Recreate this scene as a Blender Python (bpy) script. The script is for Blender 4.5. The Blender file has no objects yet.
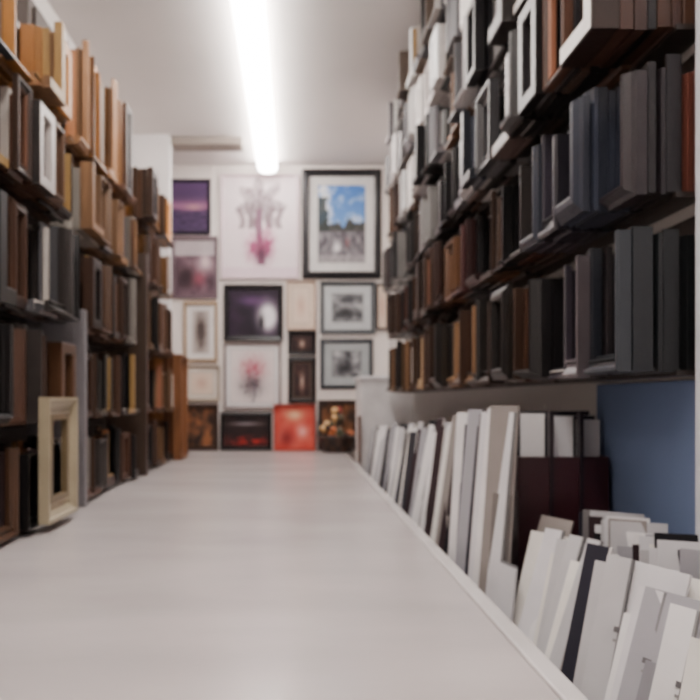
import bpy, bmesh, math, random
from mathutils import Vector, noise, Matrix
R = random.Random(23)
CZ = 1.22          # eye height; working z values are relative to the eye, floor = -1.22
DW = 4.48          # far wall
F = 700.0

def lin(c):
    out=[]
    for v in c[:3]:
        v=max(0,min(255,v))/255.0
        out.append(v/12.92 if v<=0.04045 else ((v+0.055)/1.055)**2.4)
    return (out[0],out[1],out[2],1.0)

# ---------------------------------------------------------------- materials
def mk_mat(name, rough=0.5, spec=0.5, metallic=0.0, bump=0.0, bscale=60, grain=False, var=0.12, vscale=12, coat=0.0, stretch=None):
    m=bpy.data.materials.new(name); m.use_nodes=True
    nt=m.node_tree; N=nt.nodes; L=nt.links
    b=N['Principled BSDF']
    at=N.new('ShaderNodeAttribute'); at.attribute_name='Col'
    tc=N.new('ShaderNodeTexCoord')
    nz=N.new('ShaderNodeTexNoise'); nz.inputs['Scale'].default_value=vscale; nz.inputs['Detail'].default_value=5
    if grain or stretch:
        mp=N.new('ShaderNodeMapping'); mp.inputs['Scale'].default_value=stretch or (14,14,1.2)
        L.new(tc.outputs['Object'],mp.inputs['Vector']); L.new(mp.outputs['Vector'],nz.inputs['Vector'])
    else:
        L.new(tc.outputs['Object'],nz.inputs['Vector'])
    mr=N.new('ShaderNodeMapRange'); mr.inputs[1].default_value=0.3; mr.inputs[2].default_value=0.7
    mr.inputs[3].default_value=1-var; mr.inputs[4].default_value=1+var*0.6
    L.new(nz.outputs['Fac'],mr.inputs[0])
    mx=N.new('ShaderNodeVectorMath'); mx.operation='SCALE'
    L.new(at.outputs['Color'],mx.inputs[0]); L.new(mr.outputs[0],mx.inputs['Scale'])
    L.new(mx.outputs[0],b.inputs['Base Color'])
    b.inputs['Roughness'].default_value=rough
    b.inputs['Specular IOR Level'].default_value=spec
    b.inputs['Metallic'].default_value=metallic
    b.inputs['Coat Weight'].default_value=coat
    if bump>0:
        n2=N.new('ShaderNodeTexNoise'); n2.inputs['Scale'].default_value=bscale; n2.inputs['Detail'].default_value=6
        L.new(tc.outputs['Object'],n2.inputs['Vector'])
        bp=N.new('ShaderNodeBump'); bp.inputs['Strength'].default_value=bump; bp.inputs['Distance'].default_value=0.004
        L.new(n2.outputs['Fac'],bp.inputs['Height']); L.new(bp.outputs['Normal'],b.inputs['Normal'])
    return m
M_LAC = mk_mat('lacquered_moulding',0.33,0.5,bump=0.15,bscale=90)
M_WOOD= mk_mat('grained_wood',0.42,0.4,grain=True,var=0.35,vscale=4,bump=0.1)
M_CARD= mk_mat('mat_board',0.85,0.25,var=0.06,vscale=20)
M_ART = mk_mat('printed_paper',0.55,0.4,var=0.03,vscale=40)
M_WALL= mk_mat('painted_plaster',0.8,0.3,var=0.04,vscale=2.5,bump=0.12,bscale=120)
M_MET = mk_mat('brushed_metal_leaf',0.35,0.5,metallic=0.7,var=0.15,vscale=30)
M_TOP = mk_mat('laminate_worktop',0.22,0.6,var=0.13,vscale=1.8,bump=0.05,bscale=14,stretch=(1.0,2.6,1))
MATS=[M_LAC,M_WOOD,M_CARD,M_ART,M_WALL,M_MET,M_TOP]
LAC,WOOD,CARD,ART,WALL,MET,TOP=range(7)

def emis(name,col,s):
    m=bpy.data.materials.new(name); m.use_nodes=True
    b=m.node_tree.nodes['Principled BSDF']
    b.inputs['Base Color'].default_value=lin(col)
    b.inputs['Emission Color'].default_value=lin(col)
    b.inputs['Emission Strength'].default_value=s
    return m

class B:
    def __init__(s,name): s.n=name; s.v=[]; s.f=[]; s.c=[]; s.m=[]
    def add(s,vs,fs,col,mat):
        o=len(s.v); s.v+= [tuple(v) for v in vs]
        c=lin(col)
        for f in fs:
            s.f.append(tuple(i+o for i in f)); s.c.append([c]*len(f)); s.m.append(mat)
    def box(s,x0,x1,y0,y1,z0,z1,col,mat=LAC,ch=0.0):
        if ch<=0:
            vs=[(x,y,z) for x in(x0,x1) for y in(y0,y1) for z in(z0,z1)]
            s.add(vs,[(0,1,3,2),(4,6,7,5),(0,4,5,1),(2,3,7,6),(0,2,6,4),(1,5,7,3)],col,mat); return
        bm=bmesh.new()
        vs=[bm.verts.new((x,y,z)) for x in(x0,x1) for y in(y0,y1) for z in(z0,z1)]
        for f in [(0,1,3,2),(4,6,7,5),(0,4,5,1),(2,3,7,6),(0,2,6,4),(1,5,7,3)]: bm.faces.new([vs[i] for i in f])
        bmesh.ops.bevel(bm,geom=bm.edges[:],offset=ch,segments=2,affect='EDGES',profile=0.5)
        bm.verts.ensure_lookup_table()
        for i,v in enumerate(bm.verts): v.index=i
        s.add([v.co[:] for v in bm.verts],[[v.index for v in f.verts] for f in bm.faces],col,mat); bm.free()
    def sweep(s,stations,closed,cols,mat):
        n=len(stations[0]); o=len(s.v)
        for st in stations: s.v+=[tuple(p) for p in st]
        k=len(stations); rng=range(k) if closed else range(k-1)
        for i in rng:
            a=o+i*n; b=o+((i+1)%k)*n
            for j in range(n):
                jj=(j+1)%n
                s.f.append((a+j,a+jj,b+jj,b+j)); s.c.append([lin(cols[j%len(cols)])]*4); s.m.append(mat)
        if not closed:
            for base in (o,o+(k-1)*n):
                s.f.append(tuple(base+j for j in range(n))); s.c.append([lin(cols[0])]*n); s.m.append(mat)
    def grid(s,origin,eu,ev,fn,nx=36,ny=36,mat=ART):
        o=len(s.v); og=Vector(origin); eu=Vector(eu); ev=Vector(ev); cc=[]
        for j in range(ny+1):
            for i in range(nx+1):
                u=i/nx; v=j/ny
                s.v.append(tuple(og+eu*u+ev*v)); cc.append(lin(fn(u,v)))
        for j in range(ny):
            for i in range(nx):
                q=[j*(nx+1)+i,j*(nx+1)+i+1,(j+1)*(nx+1)+i+1,(j+1)*(nx+1)+i]
                s.f.append(tuple(o+t for t in q)); s.c.append([cc[t] for t in q]); s.m.append(mat)
    def make(s,fixn=True):
        me=bpy.data.meshes.new(s.n)
        me.from_pydata([(x,y,z+CZ) for x,y,z in s.v],[],s.f)
        for m in MATS: me.materials.append(m)
        me.polygons.foreach_set('material_index',s.m)
        ca=me.color_attributes.new('Col','FLOAT_COLOR','CORNER')
        flat=[]
        for cs in s.c:
            for c in cs: flat+=c
        ca.data.foreach_set('color',flat)
        if fixn:
            bm=bmesh.new(); bm.from_mesh(me); bmesh.ops.recalc_face_normals(bm,faces=bm.faces); bm.to_mesh(me); bm.free()
        ob=bpy.data.objects.new(s.n,me); bpy.context.scene.collection.objects.link(ob)
        xs=[v.co for v in me.vertices]
        c=Vector([(min(p[i] for p in xs)+max(p[i] for p in xs))/2 for i in range(3)])
        me.transform(Matrix.Translation(-c)); ob.location=c
        return ob

def mul(c,k): return tuple(max(0,min(255,a*k)) for a in c)
def mixc(a,b,t):
    t=max(0,min(1,t)); return tuple(x*(1-t)+y*t for x,y in zip(a,b))

# ---------------------------------------------------------------- room shell
XL,XR,ZC,YB=-0.93,0.60,1.50,-1.8
def shell(name,*a,col=(228,222,218),mat=WALL):
    b=B(name); b.box(*a,col,mat); return b.make()
shell('wall_left',XL-.1,XL,YB,DW,-CZ,ZC)
shell('wall_right',XR,XR+.1,YB,DW,-CZ,ZC)
shell('wall_back',XL-.1,XR+.1,DW,DW+.1,-CZ,ZC,col=(248,240,235))
shell('wall_front',XL-.1,XR+.1,YB-.1,YB,-CZ,ZC)
shell('floor',XL-.1,XR+.1,YB-.1,DW+.1,-CZ-.1,-CZ,col=(120,110,100))
shell('ceiling',XL-.1,XR+.1,YB-.1,DW+.1,ZC,ZC+.1,col=(228,222,219))
b=B('wall_column_left'); b.box(XL,-.707,3.95,4.01,-CZ,ZC,(246,242,242),WALL); b.make()
b=B('trim_ceiling_box'); b.box(-.705,-.30,3.98,4.10,1.455,1.499,(160,150,142),WALL,.004); b.make()
b=B('trim_right_post'); b.box(.562,.599,.86,.985,-.40,1.499,(225,225,232),WALL,.003); b.make()
b=B('wall_panel_blue'); b.box(.590,.599,.99,1.37,-.40,.03,(116,134,170),WALL,.002); b.make()

# fluorescent strip
tube=emis('fluorescent_diffuser',(255,249,244),24.0)
def batten(y0,y1,x=-.172):
    e=bpy.data.objects.new('fluorescent_ceiling_light',None); e.location=(x,(y0+y1)/2,ZC+CZ); bpy.context.scene.collection.objects.link(e)
    bb=B('light_housing'); bb.box(x-.035,x+.035,y0,y1,ZC-.018,ZC-.0005,(240,240,240),LAC,.003)
    bb.box(x-.05,x+.05,y0,y0+.004,ZC-.075,ZC-.0005,(245,245,245),LAC,.001)
    bb.box(x-.05,x+.05,y1-.004,y1,ZC-.075,ZC-.0005,(245,245,245),LAC,.001); hh=bb.make()
    me=bpy.data.meshes.new('diffuser'); vs=[];fs=[];n=16
    for y in (y0+.004,y1-.004):
        for i in range(n+1):
            a=-.6+(math.pi+1.2)*i/n; vs.append((x-.062*math.cos(a),y,ZC+CZ-.046-.032*math.sin(a)))
    for i in range(n): fs.append((i,i+1,n+2+i,n+1+i))
    me.from_pydata(vs,[],fs); me.materials.append(tube); d=bpy.data.objects.new('diffuser',me); bpy.context.scene.collection.objects.link(d)
    for o in (hh,d):
        o.parent=e; o.matrix_parent_inverse=Matrix.Translation(-e.location)
for y0,y1 in ((-.9,2.35),(2.351,4.40)): batten(y0,y1)

# ---------------------------------------------------------------- counter
h=.32
b=B('long_work_counter')
b.box(-.70,.285,-.45,DW-.001,-h-.04,-h,(202,194,193),TOP,.003)
b.box(.2855,.312,-.45,3.52,-h-.045,-h+.003,(224,218,217),TOP,.003)
b.box(.2855,.312,3.52,DW-.001,-h-.04,-h,(202,194,193),TOP,.002)
b.box(-.68,.27,-.40,DW-.02,-CZ+.08,-h-.041,(190,186,184),LAC)
b.box(-.66,.24,-.35,DW-.05,-CZ+.001,-CZ+.079,(60,58,58),LAC)
for i in range(8):
    y=-.35+i*.6
    b.box(.271,.284,y,y+.57,-CZ+.1,-h-.06,(205,202,200),LAC,.003)
b.make()
b=B('sample_bin_cabinet')
b.box(.314,.598,.35,3.52,-.46,-.42,(96,92,92),TOP,.003)
b.box(.32,.598,.37,3.50,-CZ+.001,-.461,(170,166,164),LAC)
b.box(.314,.326,.35,3.52,-.419,-.36,(150,148,148),TOP,.002)
for y in (.36,2.4,3.50): b.box(.327,.598,y,y+.008,-.419,-.36,(120,118,120),TOP)
b.make()
b=B('white_end_cabinet')
b.box(.335,.598,3.54,3.86,-CZ+.001,.10,(236,232,232),LAC,.004)
b.box(.327,.598,3.53,3.87,.101,.122,(242,238,240),LAC,.003)
b.make()

# ---------------------------------------------------------------- frame corner samples
PROFS=[
 [(0,0),(0,.8),(.12,1),(.32,.95),(.45,.6),(.75,.5),(.85,.7),(1,.45),(1,0)],
 [(0,0),(0,.95),(.1,1),(.9,1),(1,.9),(1,0)],
 [(0,0),(0,.5),(.25,.65),(.5,.95),(.75,1),(.9,.85),(.93,.5),(1,.45),(1,0)],
 [(0,0),(0,1),(.2,1),(.28,.8),(.6,.45),(.85,.35),(.88,.55),(1,.5),(1,0)],
]
def corner(b,side,xb,t,y,z,w,H,Lh,col,mat,prof,fy,fz,lip=None,closed=False):
    def P(u,v,d): return (xb-side*d, y+fy*u, z+fz*v)
    cols=[col]*len(prof)
    if lip:
        cols=list(cols)
        for k in range(len(prof)-4,len(prof)-1): cols[k]=lip
    st=[[P(w*u,H if not closed else H-w*u,t*d) for u,d in prof],
        [P(w*u,w*u,t*d) for u,d in prof],
        [P(Lh if not closed else Lh-w*u,w*u,t*d) for u,d in prof]]
    if closed: st.append([P(Lh-w*u,H-w*u,t*d) for u,d in prof])
    b.sweep(st,closed,cols,mat)

def row(name,side,xwall,y0,y1,z0,z1,pick,step=.13,depth=(.105,.155),pclosed=.3,dark=.8):
    b=B(name)
    hgt=z1-z0
    b.box(*(sorted((xwall-side*.001,xwall-side*.012))),y0,y1,z0+.005,z1-.004,(70,62,58),LAC)
    b.box(*(sorted((xwall-side*.012,xwall-side*.055))),y0,y1,z0,z0+.008,(50,43,40),LAC)
    y=y0+.004; k=0
    base=R.uniform(*depth)
    while y+step*.85<y1:
        st=step*R.uniform(.75,1.2)
        base=base*.45+R.uniform(*depth)*.55 if R.random()<.8 else R.uniform(*depth)
        dep=base; x=xwall-side*.0125; used=.0125
        zc=z0+.0085
        H=hgt*R.uniform(.84,.97)-.01
        near=R.random()<.82
        w=R.uniform(.018,.036)
        n=1
        fam=None
        while used<dep:
            t=R.uniform(.011,.024) if R.random()<.8 else R.uniform(.026,.04)
            if fam is None or R.random()<.6: fam=pick((y+st/2),(z0+z1)/2,k,n)
            col,mat=fam
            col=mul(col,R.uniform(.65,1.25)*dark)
            lip=None
            if R.random()<.45: lip=R.choice([(160,128,80),(205,196,188),(26,22,22),mul(col,2.0),mul(col,.4),(196,188,184)])
            last=(used+t>=dep)
            ww=w*R.uniform(.8,1.25); hh=H*R.uniform(.88,1.0)
            Lh=st*R.uniform(.84,.97)
            yy=y if near else y+Lh
            off=R.uniform(0,.008)
            if last and R.random()<pclosed: corner(b,side,x,t,y,zc,min(ww,st*.26),hh,Lh,col,mat,R.choice(PROFS),1,1,lip,True)
            else: corner(b,side,x,t,yy,zc-off,ww,hh,Lh,col,mat,R.choice(PROFS),1 if near else -1,1,lip)
            x-=side*(t+.0012); used+=t+.0012; n+=1
        y+=st; k+=1
    return b.make()

SL=(66,70,82); DK=(36,33,35); BR=(84,56,42); RB=(84,48,38); GD=(172,118,62); WN=(114,78,54)
SV=(176,172,172); WH=(240,234,230); BK=(20,18,20); TN=(150,112,80); GR=(108,106,110); MR=(70,34,34); DG=(62,56,54)
def choose(lst):
    c=R.choice(lst); m=LAC
    if c in (BR,GD,WN,TN,RB): m=R.choice([WOOD,WOOD,LAC])
    if c in (SV,): m=R.choice([LAC,MET])
    return c,m
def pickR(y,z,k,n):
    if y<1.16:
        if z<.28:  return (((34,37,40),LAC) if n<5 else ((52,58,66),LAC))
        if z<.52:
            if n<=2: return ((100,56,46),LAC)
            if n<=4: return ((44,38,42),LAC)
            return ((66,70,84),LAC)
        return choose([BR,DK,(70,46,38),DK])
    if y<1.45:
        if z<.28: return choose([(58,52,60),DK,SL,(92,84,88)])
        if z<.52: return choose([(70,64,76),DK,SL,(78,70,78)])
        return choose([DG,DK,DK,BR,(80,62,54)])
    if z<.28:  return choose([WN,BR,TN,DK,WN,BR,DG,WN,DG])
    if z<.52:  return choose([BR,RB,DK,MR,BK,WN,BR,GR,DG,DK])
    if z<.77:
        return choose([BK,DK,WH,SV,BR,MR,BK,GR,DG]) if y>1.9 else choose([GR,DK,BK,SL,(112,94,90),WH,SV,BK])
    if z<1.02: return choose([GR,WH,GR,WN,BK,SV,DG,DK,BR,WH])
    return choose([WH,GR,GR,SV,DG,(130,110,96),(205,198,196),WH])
zr=[(.035,.275),(.29,.515),(.53,.755),(.77,.995),(1.01,1.235),(1.25,1.475)]
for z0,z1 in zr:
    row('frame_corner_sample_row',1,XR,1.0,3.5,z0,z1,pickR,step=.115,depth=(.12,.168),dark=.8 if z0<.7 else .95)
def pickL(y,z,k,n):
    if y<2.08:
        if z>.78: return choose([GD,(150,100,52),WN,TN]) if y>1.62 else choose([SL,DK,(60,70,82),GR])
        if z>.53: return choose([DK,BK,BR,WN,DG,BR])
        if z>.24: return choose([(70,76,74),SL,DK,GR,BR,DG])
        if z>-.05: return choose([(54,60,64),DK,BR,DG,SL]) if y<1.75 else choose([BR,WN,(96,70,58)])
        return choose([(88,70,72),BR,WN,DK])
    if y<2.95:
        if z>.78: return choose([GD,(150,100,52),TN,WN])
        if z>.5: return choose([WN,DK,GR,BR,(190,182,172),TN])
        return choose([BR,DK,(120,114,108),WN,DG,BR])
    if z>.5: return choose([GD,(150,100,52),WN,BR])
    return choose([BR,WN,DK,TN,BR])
b=B('left_display_board')
b.box(XL+.001,-.80,.80,3.72,-CZ+.001,1.05,(80,72,68),WOOD)
b.box(XL+.001,-.80,2.1,2.96,1.05,1.22,(80,72,68),WOOD)
b.box(-.7995,-.702,.80,3.94,-CZ+.001,-h-.003,(200,196,192),LAC)
# uprights between the bays are part of the board
b.box(-.7995,-.625,2.085,2.11,-h+.001,.27,(128,124,128),LAC,.004)
b.box(-.7995,-.625,2.95,2.98,-h+.001,.62,(66,52,44),LAC,.004)
b.make()
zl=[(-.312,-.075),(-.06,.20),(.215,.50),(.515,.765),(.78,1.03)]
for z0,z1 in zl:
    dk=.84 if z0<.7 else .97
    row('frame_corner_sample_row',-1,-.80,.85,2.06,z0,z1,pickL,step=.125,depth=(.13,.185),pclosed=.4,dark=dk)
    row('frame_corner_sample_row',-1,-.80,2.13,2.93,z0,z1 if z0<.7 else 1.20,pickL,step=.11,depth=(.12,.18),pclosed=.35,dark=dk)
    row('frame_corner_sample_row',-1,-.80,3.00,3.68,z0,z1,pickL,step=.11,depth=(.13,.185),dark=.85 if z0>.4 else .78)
b=B('tall_wooden_frame_stack')
for i,(c,t) in enumerate([((120,76,44),.035),((150,98,58),.03),((96,60,40),.03),((128,82,50),.03)]):
    corner(b,-1,-.80+.001+i*.05,.046,3.72,-h+.002,.05,.62-.02*i,.22,c,WOOD,PROFS[i%4],1,1,None,True)
b.make()
b=B('cream_picture_frame')
corner(b,-1,-.612,.026,1.67,-.298,.042,.305,.22,(172,160,134),LAC,PROFS[3],1,1,(212,200,174),True)
corner(b,-1,-.612,.016,1.712,-.298+.042,.016,.221,.136,(120,104,78),LAC,PROFS[1],1,1,None,True)
b.make()

# ---------------------------------------------------------------- mat board corner samples
def card(b,x,y,z,th,lean,w,hh,col,t=.0035,label=False,inset=None,L=False):
    th=math.radians(th); lean=math.radians(lean)
    n=Vector((-math.cos(th)*math.cos(lean),-math.sin(th)*math.cos(lean),math.sin(lean)))
    e=Vector((math.sin(th),-math.cos(th),0)); up=n.cross(e)
    if up.z<0: up=-up
    o=Vector((x,y,z))
    def slab(u0,u1,v0,v1,d0,d1,c,m=CARD):
        vs=[o+e*u+up*v+n*d for d in(d0,d1) for v in(v0,v1) for u in(u0,u1)]
        b.add(vs,[(0,1,3,2),(4,6,7,5),(0,4,5,1),(2,3,7,6),(0,2,6,4),(1,5,7,3)],c,m)
    if L:
        a=w*.45
        slab(-w/2,-w/2+a,0,hh,0,t,col); slab(-w/2+a,w/2,0,hh*.35,0,t,col)
        bc=mul(col,.62) if sum(col)>400 else (220,216,214)
        slab(-w/2+a,-w/2+a+.003,hh*.35,hh,0,t+.0005,bc); slab(-w/2+a,w/2,hh*.35,hh*.35+.003,0,t+.0005,bc)
    else: slab(-w/2,w/2,0,hh,0,t,col)
    if inset and not L:
        slab(-w/2+w*.3,w/2-.002,.004,hh*.62,t,t+.0012,inset)
    if label:
        slab(-w*.12,w*.02,hh*.60,hh*.63,t,t+.0016,(110,106,108)); slab(-w*.10,0,hh*.55,hh*.565,t,t+.0016,(150,146,146))
WC=[(238,235,235),(222,220,223),(196,194,196),(240,236,230),(172,170,176),(226,223,226)]
DC=[(30,28,32),(60,58,64),(56,40,44),(46,44,54),(120,116,116),(150,142,138)]
b=B('mat_board_corner_samples')
y=.50
while y<1.20:
    c=R.choice(WC) if R.random()<.84 else R.choice(DC)
    card(b,.37+R.uniform(-.008,.012),y,-.419,R.uniform(18,38),R.uniform(17,27),R.uniform(.055,.08),R.uniform(.17,.232),c,label=R.random()<.4,inset=R.choice([None,mul(c,.7),mul(c,.85)]),L=R.random()<.45)
    y+=R.uniform(.010,.023)
b.make()
b=B('mat_board_corner_samples')
y=.62
while y<1.22:
    c=R.choice(WC+WC[:3]+DC+DC[:3])
    card(b,.525+R.uniform(-.02,.012),y,-.419,R.uniform(45,75),R.uniform(2,9),R.uniform(.05,.085),R.uniform(.19,.235),c)
    y+=R.uniform(.007,.014)
b.make()
b=B('mat_board_corner_samples')
y=1.20
while y<3.45:
    topz=-.025-.10*(y-1.4)/2.0+R.uniform(-.035,.01)
    c=R.choice(WC) if R.random()<.6 else R.choice(DC)
    bx=.345 if y<1.5 else .366+R.uniform(-.01,.01)
    card(b,bx,y,-.419,R.uniform(12,34),R.uniform(4,7) if y<1.5 else R.uniform(8,14),R.uniform(.06,.09),(topz+.419),c,inset=R.choice([mul(c,.7),mul(c,.8),(70,68,72)]),L=R.random()<.65)
    y+=R.uniform(.018,.038)
b.make()
b=B('mat_board_corner_samples')
y=1.52
while y<3.45:
    c=R.choice(WC+DC)
    card(b,.53+R.uniform(-.01,.005),y,-.419,R.uniform(40,70),R.uniform(2,5),R.uniform(.06,.09),R.uniform(.26,.33),c)
    y+=R.uniform(.03,.06)
b.make()
b=B('maroon_sample_box')
X0,X1,Y0,Y1=.412,.580,1.29,1.42
mc=(56,24,30)
b.box(X0,X1,Y0,Y0+.008,-.419,-.105,mc,LAC,.002)
b.box(X0,X1,Y1-.008,Y1,-.419,-.105,mc,LAC,.002)
b.box(X0,X0+.008,Y0+.008,Y1-.008,-.419,-.105,mc,LAC)
b.box(X1-.008,X1,Y0+.008,Y1-.008,-.419,-.105,mc,LAC)
b.box(X0+.008,X1-.008,Y0+.008,Y1-.008,-.419,-.41,mc,LAC)
for i,x in enumerate((X0+.011,X0+.066,X0+.118)):
    b.box(x,x+.044,Y0+.02+.004*i,Y0+.024+.004*i,-.41,-.025-.006*i,WC[i],CARD)
for i in range(6):
    yy=Y0+.04+.013*i
    b.box(X0+.01,X1-.01,yy,yy+.005,-.41,-.02-R.uniform(0,.02),R.choice([(40,36,44),(90,84,90),(200,196,200)]),CARD)
for x in (X0+.057,X0+.112): b.box(x,x+.007,Y0-.003,Y0+.014,-.41,-.02,(34,22,28),LAC)
b.make()

# ---------------------------------------------------------------- pictures on far wall
def wp(x,y,d=DW): return ((x-295)/F*d,(400-y)/F*d)
def fbm(x,y,s=1.0,seed=0): return noise.fractal(Vector((x*s,y*s,seed)),1.0,2.0,4)
def picture(name,px,fw,fcol,fn,mat_w=0,mat_col=(235,232,230),y=DW,t=.022,fm=LAC,lip=None,ng=40):
    x0,y0,x1,y1=px
    X0,Z1=wp(x0,y0,DW); X1,Z0=wp(x1,y1,DW)
    fw=fw/F*DW; mw=mat_w/F*DW
    b=B(name)
    back=y-.001
    prof=R.choice(PROFS)
    def P(u,v,d): return (u,back-d*t,v)
    cols=[fcol]*len(prof)
    if lip:
        for k in range(len(prof)-4,len(prof)-1): cols[k]=lip
    st=[]
    for (cx,cz,sx,sz) in ((X0,Z0,1,1),(X1,Z0,-1,1),(X1,Z1,-1,-1),(X0,Z1,1,-1)):
        st.append([P(cx+sx*fw*u,cz+sz*fw*u,d) for u,d in prof])
    b.sweep(st,True,cols,fm)
    a=X0+fw*.8; c=X1-fw*.8; e=Z0+fw*.8; g=Z1-fw*.8
    b.box(a,c,back-t*.28,back,e,g,mat_col,CARD)
    if mw>0:
        yy=back-t*.28
        i0,i1,j0,j1=X0+fw+mw,X1-fw-mw,Z0+fw+mw,Z1-fw-mw
        for q in ((i0-.004,i1+.004,j0-.004,j0),(i0-.004,i1+.004,j1,j1+.004),(i0-.004,i0,j0,j1),(i1,i1+.004,j0,j1)):
            b.box(q[0],q[1],yy-.002,yy,q[2],q[3],mul(mat_col,.85),CARD)
    else: i0,i1,j0,j1=a,c,e,g
    b.grid((i0,back-t*.28-.001,j0),(i1-i0,0,0),(0,0,j1-j0),fn,ng,ng)
    return b.make()

def gauss(u,v,cu,cv,su,sv): return math.exp(-((u-cu)/su)**2-((v-cv)/sv)**2)
def sunset(u,v):
    c=mixc((30,20,46),(88,62,104),v) 
    c=mixc(c,(196,130,164),gauss(0,v,0,.52,1,.12)*.6)
    c=mixc(c,(224,170,150),gauss(u,v,.6,.5,.2,.05)*.5)
    if v<.42+.06*fbm(u,3,4): c=mixc((30,22,50),(96,66,110),.5+.5*fbm(u,v*4,5))
    return c
def palm(u,v):
    bg=mixc((246,234,236),(240,220,226),.5+.5*fbm(u,v,2.5))
    cu,cv=.5,.73
    du,dv=u-cu,(v-cv)*1.3; r=math.hypot(du,dv); a=math.atan2(dv,du)
    lim=.34*(.85+.2*math.cos(a*7+1)+.2*fbm(a,1,2))
    if r<lim: bg=mixc(bg,(110,94,100),min(.85,(.5+.9*abs(fbm(u,v,11)))*(1.2-r/lim*.7)))
    for k in (-.26,-.14,.14,.27):
        w=abs(u-.5-k-(.03 if k>0 else -.03)*math.sin(v*20))
        if .48<v<.70 and w<.04: bg=mixc(bg,(124,104,110),.7)
    if abs(u-.5-.02*math.sin(v*9))<.045 and .12<v<.68: bg=mixc(bg,(120,80,100),.85)
    g=gauss(u,v,.44,.28,.11,.12)+gauss(u,v,.60,.32,.09,.14)
    bg=mixc(bg,(150,50,94),min(.9,g*(.85+.8*fbm(u,v,14))))
    bg=mixc(bg,(60,34,52),gauss(u,v,.52,.22,.08,.08)*.7)
    if v<.1: bg=mixc(bg,(214,180,200),.4)
    return bg
def town(u,v):
    c=mixc((130,170,220),(70,120,196),v)
    cl=fbm(u,v*1.6,3.2,4); c=mixc(c,(235,238,245),max(0,cl*1.6+.15))
    if v<.52+.10*fbm(u,0,5,2): c=mixc((40,46,44),(96,92,88),.5+.6*fbm(u,v,12))
    if u<.22+.08*fbm(v,1,6) and v<.85: c=mixc(c,(34,44,42),.8)
    if v<.40:
        c=mixc((150,146,150),(70,66,74),.5+.7*fbm(u,v,10,3))
        c=mixc(c,(150,80,84),gauss(u,v,.62,.26,.04,.06)*.6); c=mixc(c,(235,232,235),gauss(u,v,.4,.2,.08,.07))
    if v<.1: c=mixc(c,(196,190,190),.5)
    return c
def purple(u,v):
    c=mixc((64,44,56),(156,128,138),.5+.6*fbm(u,v,3,1)); 
    c=mixc(c,(220,196,200),gauss(u,v,.75,.6,.15,.15)); c=mixc(c,(44,26,34),gauss(u,v,.3,.35,.25,.2)); 
    if v>.72: c=mixc(c,(206,198,200),.8)
    return mixc(c,(170,70,90),gauss(u,v,.6,.3,.15,.12)*.6)
def sketch(u,v):
    c=(206,196,190); g=gauss(u,v,.5,.5,.34,.42); return mixc(c,(60,48,46),min(.95,g*(.75+1.0*abs(fbm(u,v,7,2)))))
def concert(u,v):
    c=mixc((18,12,24),(54,32,58),.5+.5*fbm(u,v,3)); c=mixc(c,(250,246,252),min(1,gauss(u,v,.78,.42,.17,.26)*1.6))
    c=mixc(c,(140,90,160),gauss(u,v,.45,.75,.25,.1)*.5); return mixc(c,(8,6,10),gauss(u,v,.66,.3,.05,.16))
def cream(u,v):
    c=(232,212,194); return mixc(c,(200,152,130),gauss(u,v,.5,.5,.25,.28)*.55)
def bwm(seed):
    def f(u,v):
        c=mixc((70,72,76),(195,195,198),.5+.8*fbm(u,v,3,seed)); 
        return mixc(c,(26,26,30),gauss(u,v,.45,.35,.28,.2)*.85)
    return f
def darkf(u,v): return mixc(mixc((30,20,22),(84,52,46),.5+.6*fbm(u,v,5,8)),(216,190,172),gauss(u,v,.5,.45,.14,.26)*.85)
def flower(u,v):
    c=(240,230,228); g=gauss(u,v,.52,.64,.25,.2); c=mixc(c,(184,80,98),min(.9,g*(.5+1.2*abs(fbm(u,v,6,5)))))
    g=gauss(u,v,.48,.32,.24,.18); c=mixc(c,(66,54,62),min(.88,g*(.5+1.4*abs(fbm(u,v,8,9)))))
    if abs(u-.5-.06*math.sin(v*7))<.025 and v<.5: c=mixc(c,(96,88,100),.6)
    return c
def orange(u,v):  # glowing orange-red item: its glow is only painted into these colours
    c=mixc((214,70,58),(232,116,100),.5+.6*fbm(u,v,3,4)); c=mixc(c,(255,214,170),gauss(u,v,.5,.78,.22,.12))
    c=mixc(c,(130,34,40),gauss(u,v,.3,.25,.18,.18)*.8); return mixc(c,(255,200,196),gauss(u,v,.7,.4,.14,.14)*.8)
def redlights(u,v):
    c=mixc((16,12,16),(50,28,26),.5+.5*fbm(u,v,4)); 
    c=mixc(c,(214,44,38),gauss(u,v,.55,.2,.42,.14)*max(0,min(1,.7+1.6*fbm(u,v,6,3))))
    return mixc(c,(210,200,208),gauss(u,v,.5,.72,.35,.05)*.7)
def brownp(u,v): return mixc((40,28,24),(150,96,60),.5+.9*fbm(u,v,3.5,6))

picture('framed_sunset_picture',(169,180,211,235),3,(40,32,50),sunset)
picture('framed_palm_tree_print',(221,175,299,279),2.5,(230,210,216),palm,ng=80)
picture('framed_town_photograph',(302,170,381,279),7,(24,22,27),town,9,(222,220,218),t=.035,ng=56)
picture('framed_purple_portrait',(172,237,218,299),3,(110,92,100),purple)
picture('framed_pencil_sketch',(184,302,218,362),3,(170,144,114),sketch,6,(238,234,232))
picture('framed_concert_photograph',(224,285,283,341),5,(18,15,20),concert,ng=44)
picture('framed_cream_card',(286,281,316,330),2,(204,180,164),cream,5,(228,208,190))
picture('framed_black_and_white_photograph',(320,282,375,334),4,(84,88,92),bwm(1),8,(196,200,202))
picture('framed_black_and_white_photograph',(320,339,373,389),4,(66,70,76),bwm(5),8,(180,186,188))
picture('framed_small_dark_picture',(288,331,316,355),3,(28,22,24),darkf,2,(60,50,50))
picture('framed_flower_print',(224,343,281,409),2.5,(150,138,136),flower,4,(240,236,236),ng=44)
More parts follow.
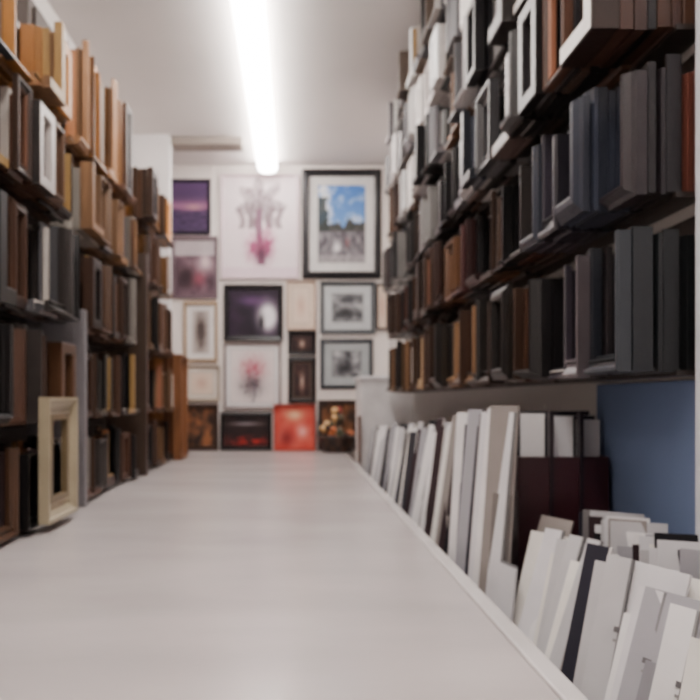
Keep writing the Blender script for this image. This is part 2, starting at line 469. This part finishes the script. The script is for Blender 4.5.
picture('framed_figure_picture',(288,357,316,403),4,(22,18,20),darkf,3,(90,76,70))
picture('framed_cream_certificate',(184,366,220,401),2.5,(180,164,144),cream,4,(232,222,212))
picture('framed_narrow_picture',(376,284,388,330),2,(70,60,60),cream)
picture('canvas_with_red_lights',(221,412,272,449.6),3,(18,14,16),redlights,y=DW-.03,t=.03)
picture('orange_canvas_print',(274,404,315,449.6),1.5,(200,84,68),orange,y=DW-.05,t=.05)
picture('framed_brown_picture',(184,404,219,449.6),4,(60,40,30),brownp,y=DW-.03,t=.03)
picture('framed_brown_picture',(318,400,360,449.6),4,(56,40,34),brownp,y=DW-.006,t=.02)

b=B('ornament_basket')
cx,cy=.262,4.30; base=-h+.001
n=18
def ring(r,z): return [(cx+r*math.cos(2*math.pi*i/n),cy+r*.8*math.sin(2*math.pi*i/n),z) for i in range(n)]
rs=[(.02,0),(.09,0),(.105,.04),(.125,.09),(.130,.095),(.124,.10),(.11,.085),(.09,.01)]
for k in range(len(rs)-1):
    A=ring(rs[k][0],base+rs[k][1]); C=ring(rs[k+1][0],base+rs[k+1][1])
    for i in range(n):
        j=(i+1)%n
        b.add([A[i],A[j],C[j],C[i]],[(0,1,2,3)],(70,46,34) if (i+k)%2 else (44,30,24),WOOD)
for i in range(60):
    a=R.uniform(0,6.28); r=R.uniform(0,.10); z=base+.06+R.uniform(.0,.22)*(1-r*7); s=R.uniform(.014,.026)
    bm=bmesh.new(); bmesh.ops.create_icosphere(bm,subdivisions=2,radius=s)
    c=R.choice([(200,110,60),(150,50,40),(60,66,44),(50,38,32),(60,40,32),(84,70,50),(226,180,120)])
    for q,v in enumerate(bm.verts): v.index=q
    o=Vector((cx+r*math.cos(a),cy+r*.8*math.sin(a),z))
    b.add([v.co*(1+.2*noise.noise(v.co*60))+o for v in bm.verts],[[v.index for v in f.verts] for f in bm.faces],c,LAC); bm.free()
b.make()
b=B('upright_wooden_moulding')
b.box(.318,.330,3.50,3.528,-h+.004,-.08,(96,64,44),WOOD,.002)
b.make()

# ---------------------------------------------------------------- world + camera
w=bpy.data.worlds.new('World'); bpy.context.scene.world=w; w.use_nodes=True
w.node_tree.nodes['Background'].inputs[0].default_value=(.6,.6,.65,1); w.node_tree.nodes['Background'].inputs[1].default_value=.3
cam=bpy.data.cameras.new('camera'); co=bpy.data.objects.new('camera',cam); bpy.context.scene.collection.objects.link(co)
co.location=(0,0,CZ); co.rotation_euler=(math.pi/2,0,0)
cam.sensor_width=36; cam.lens=36; cam.shift_x=55/700; cam.shift_y=50/700; cam.clip_start=.02
cam.dof.use_dof=True; cam.dof.focus_distance=.5; cam.dof.aperture_fstop=9
bpy.context.scene.camera=co
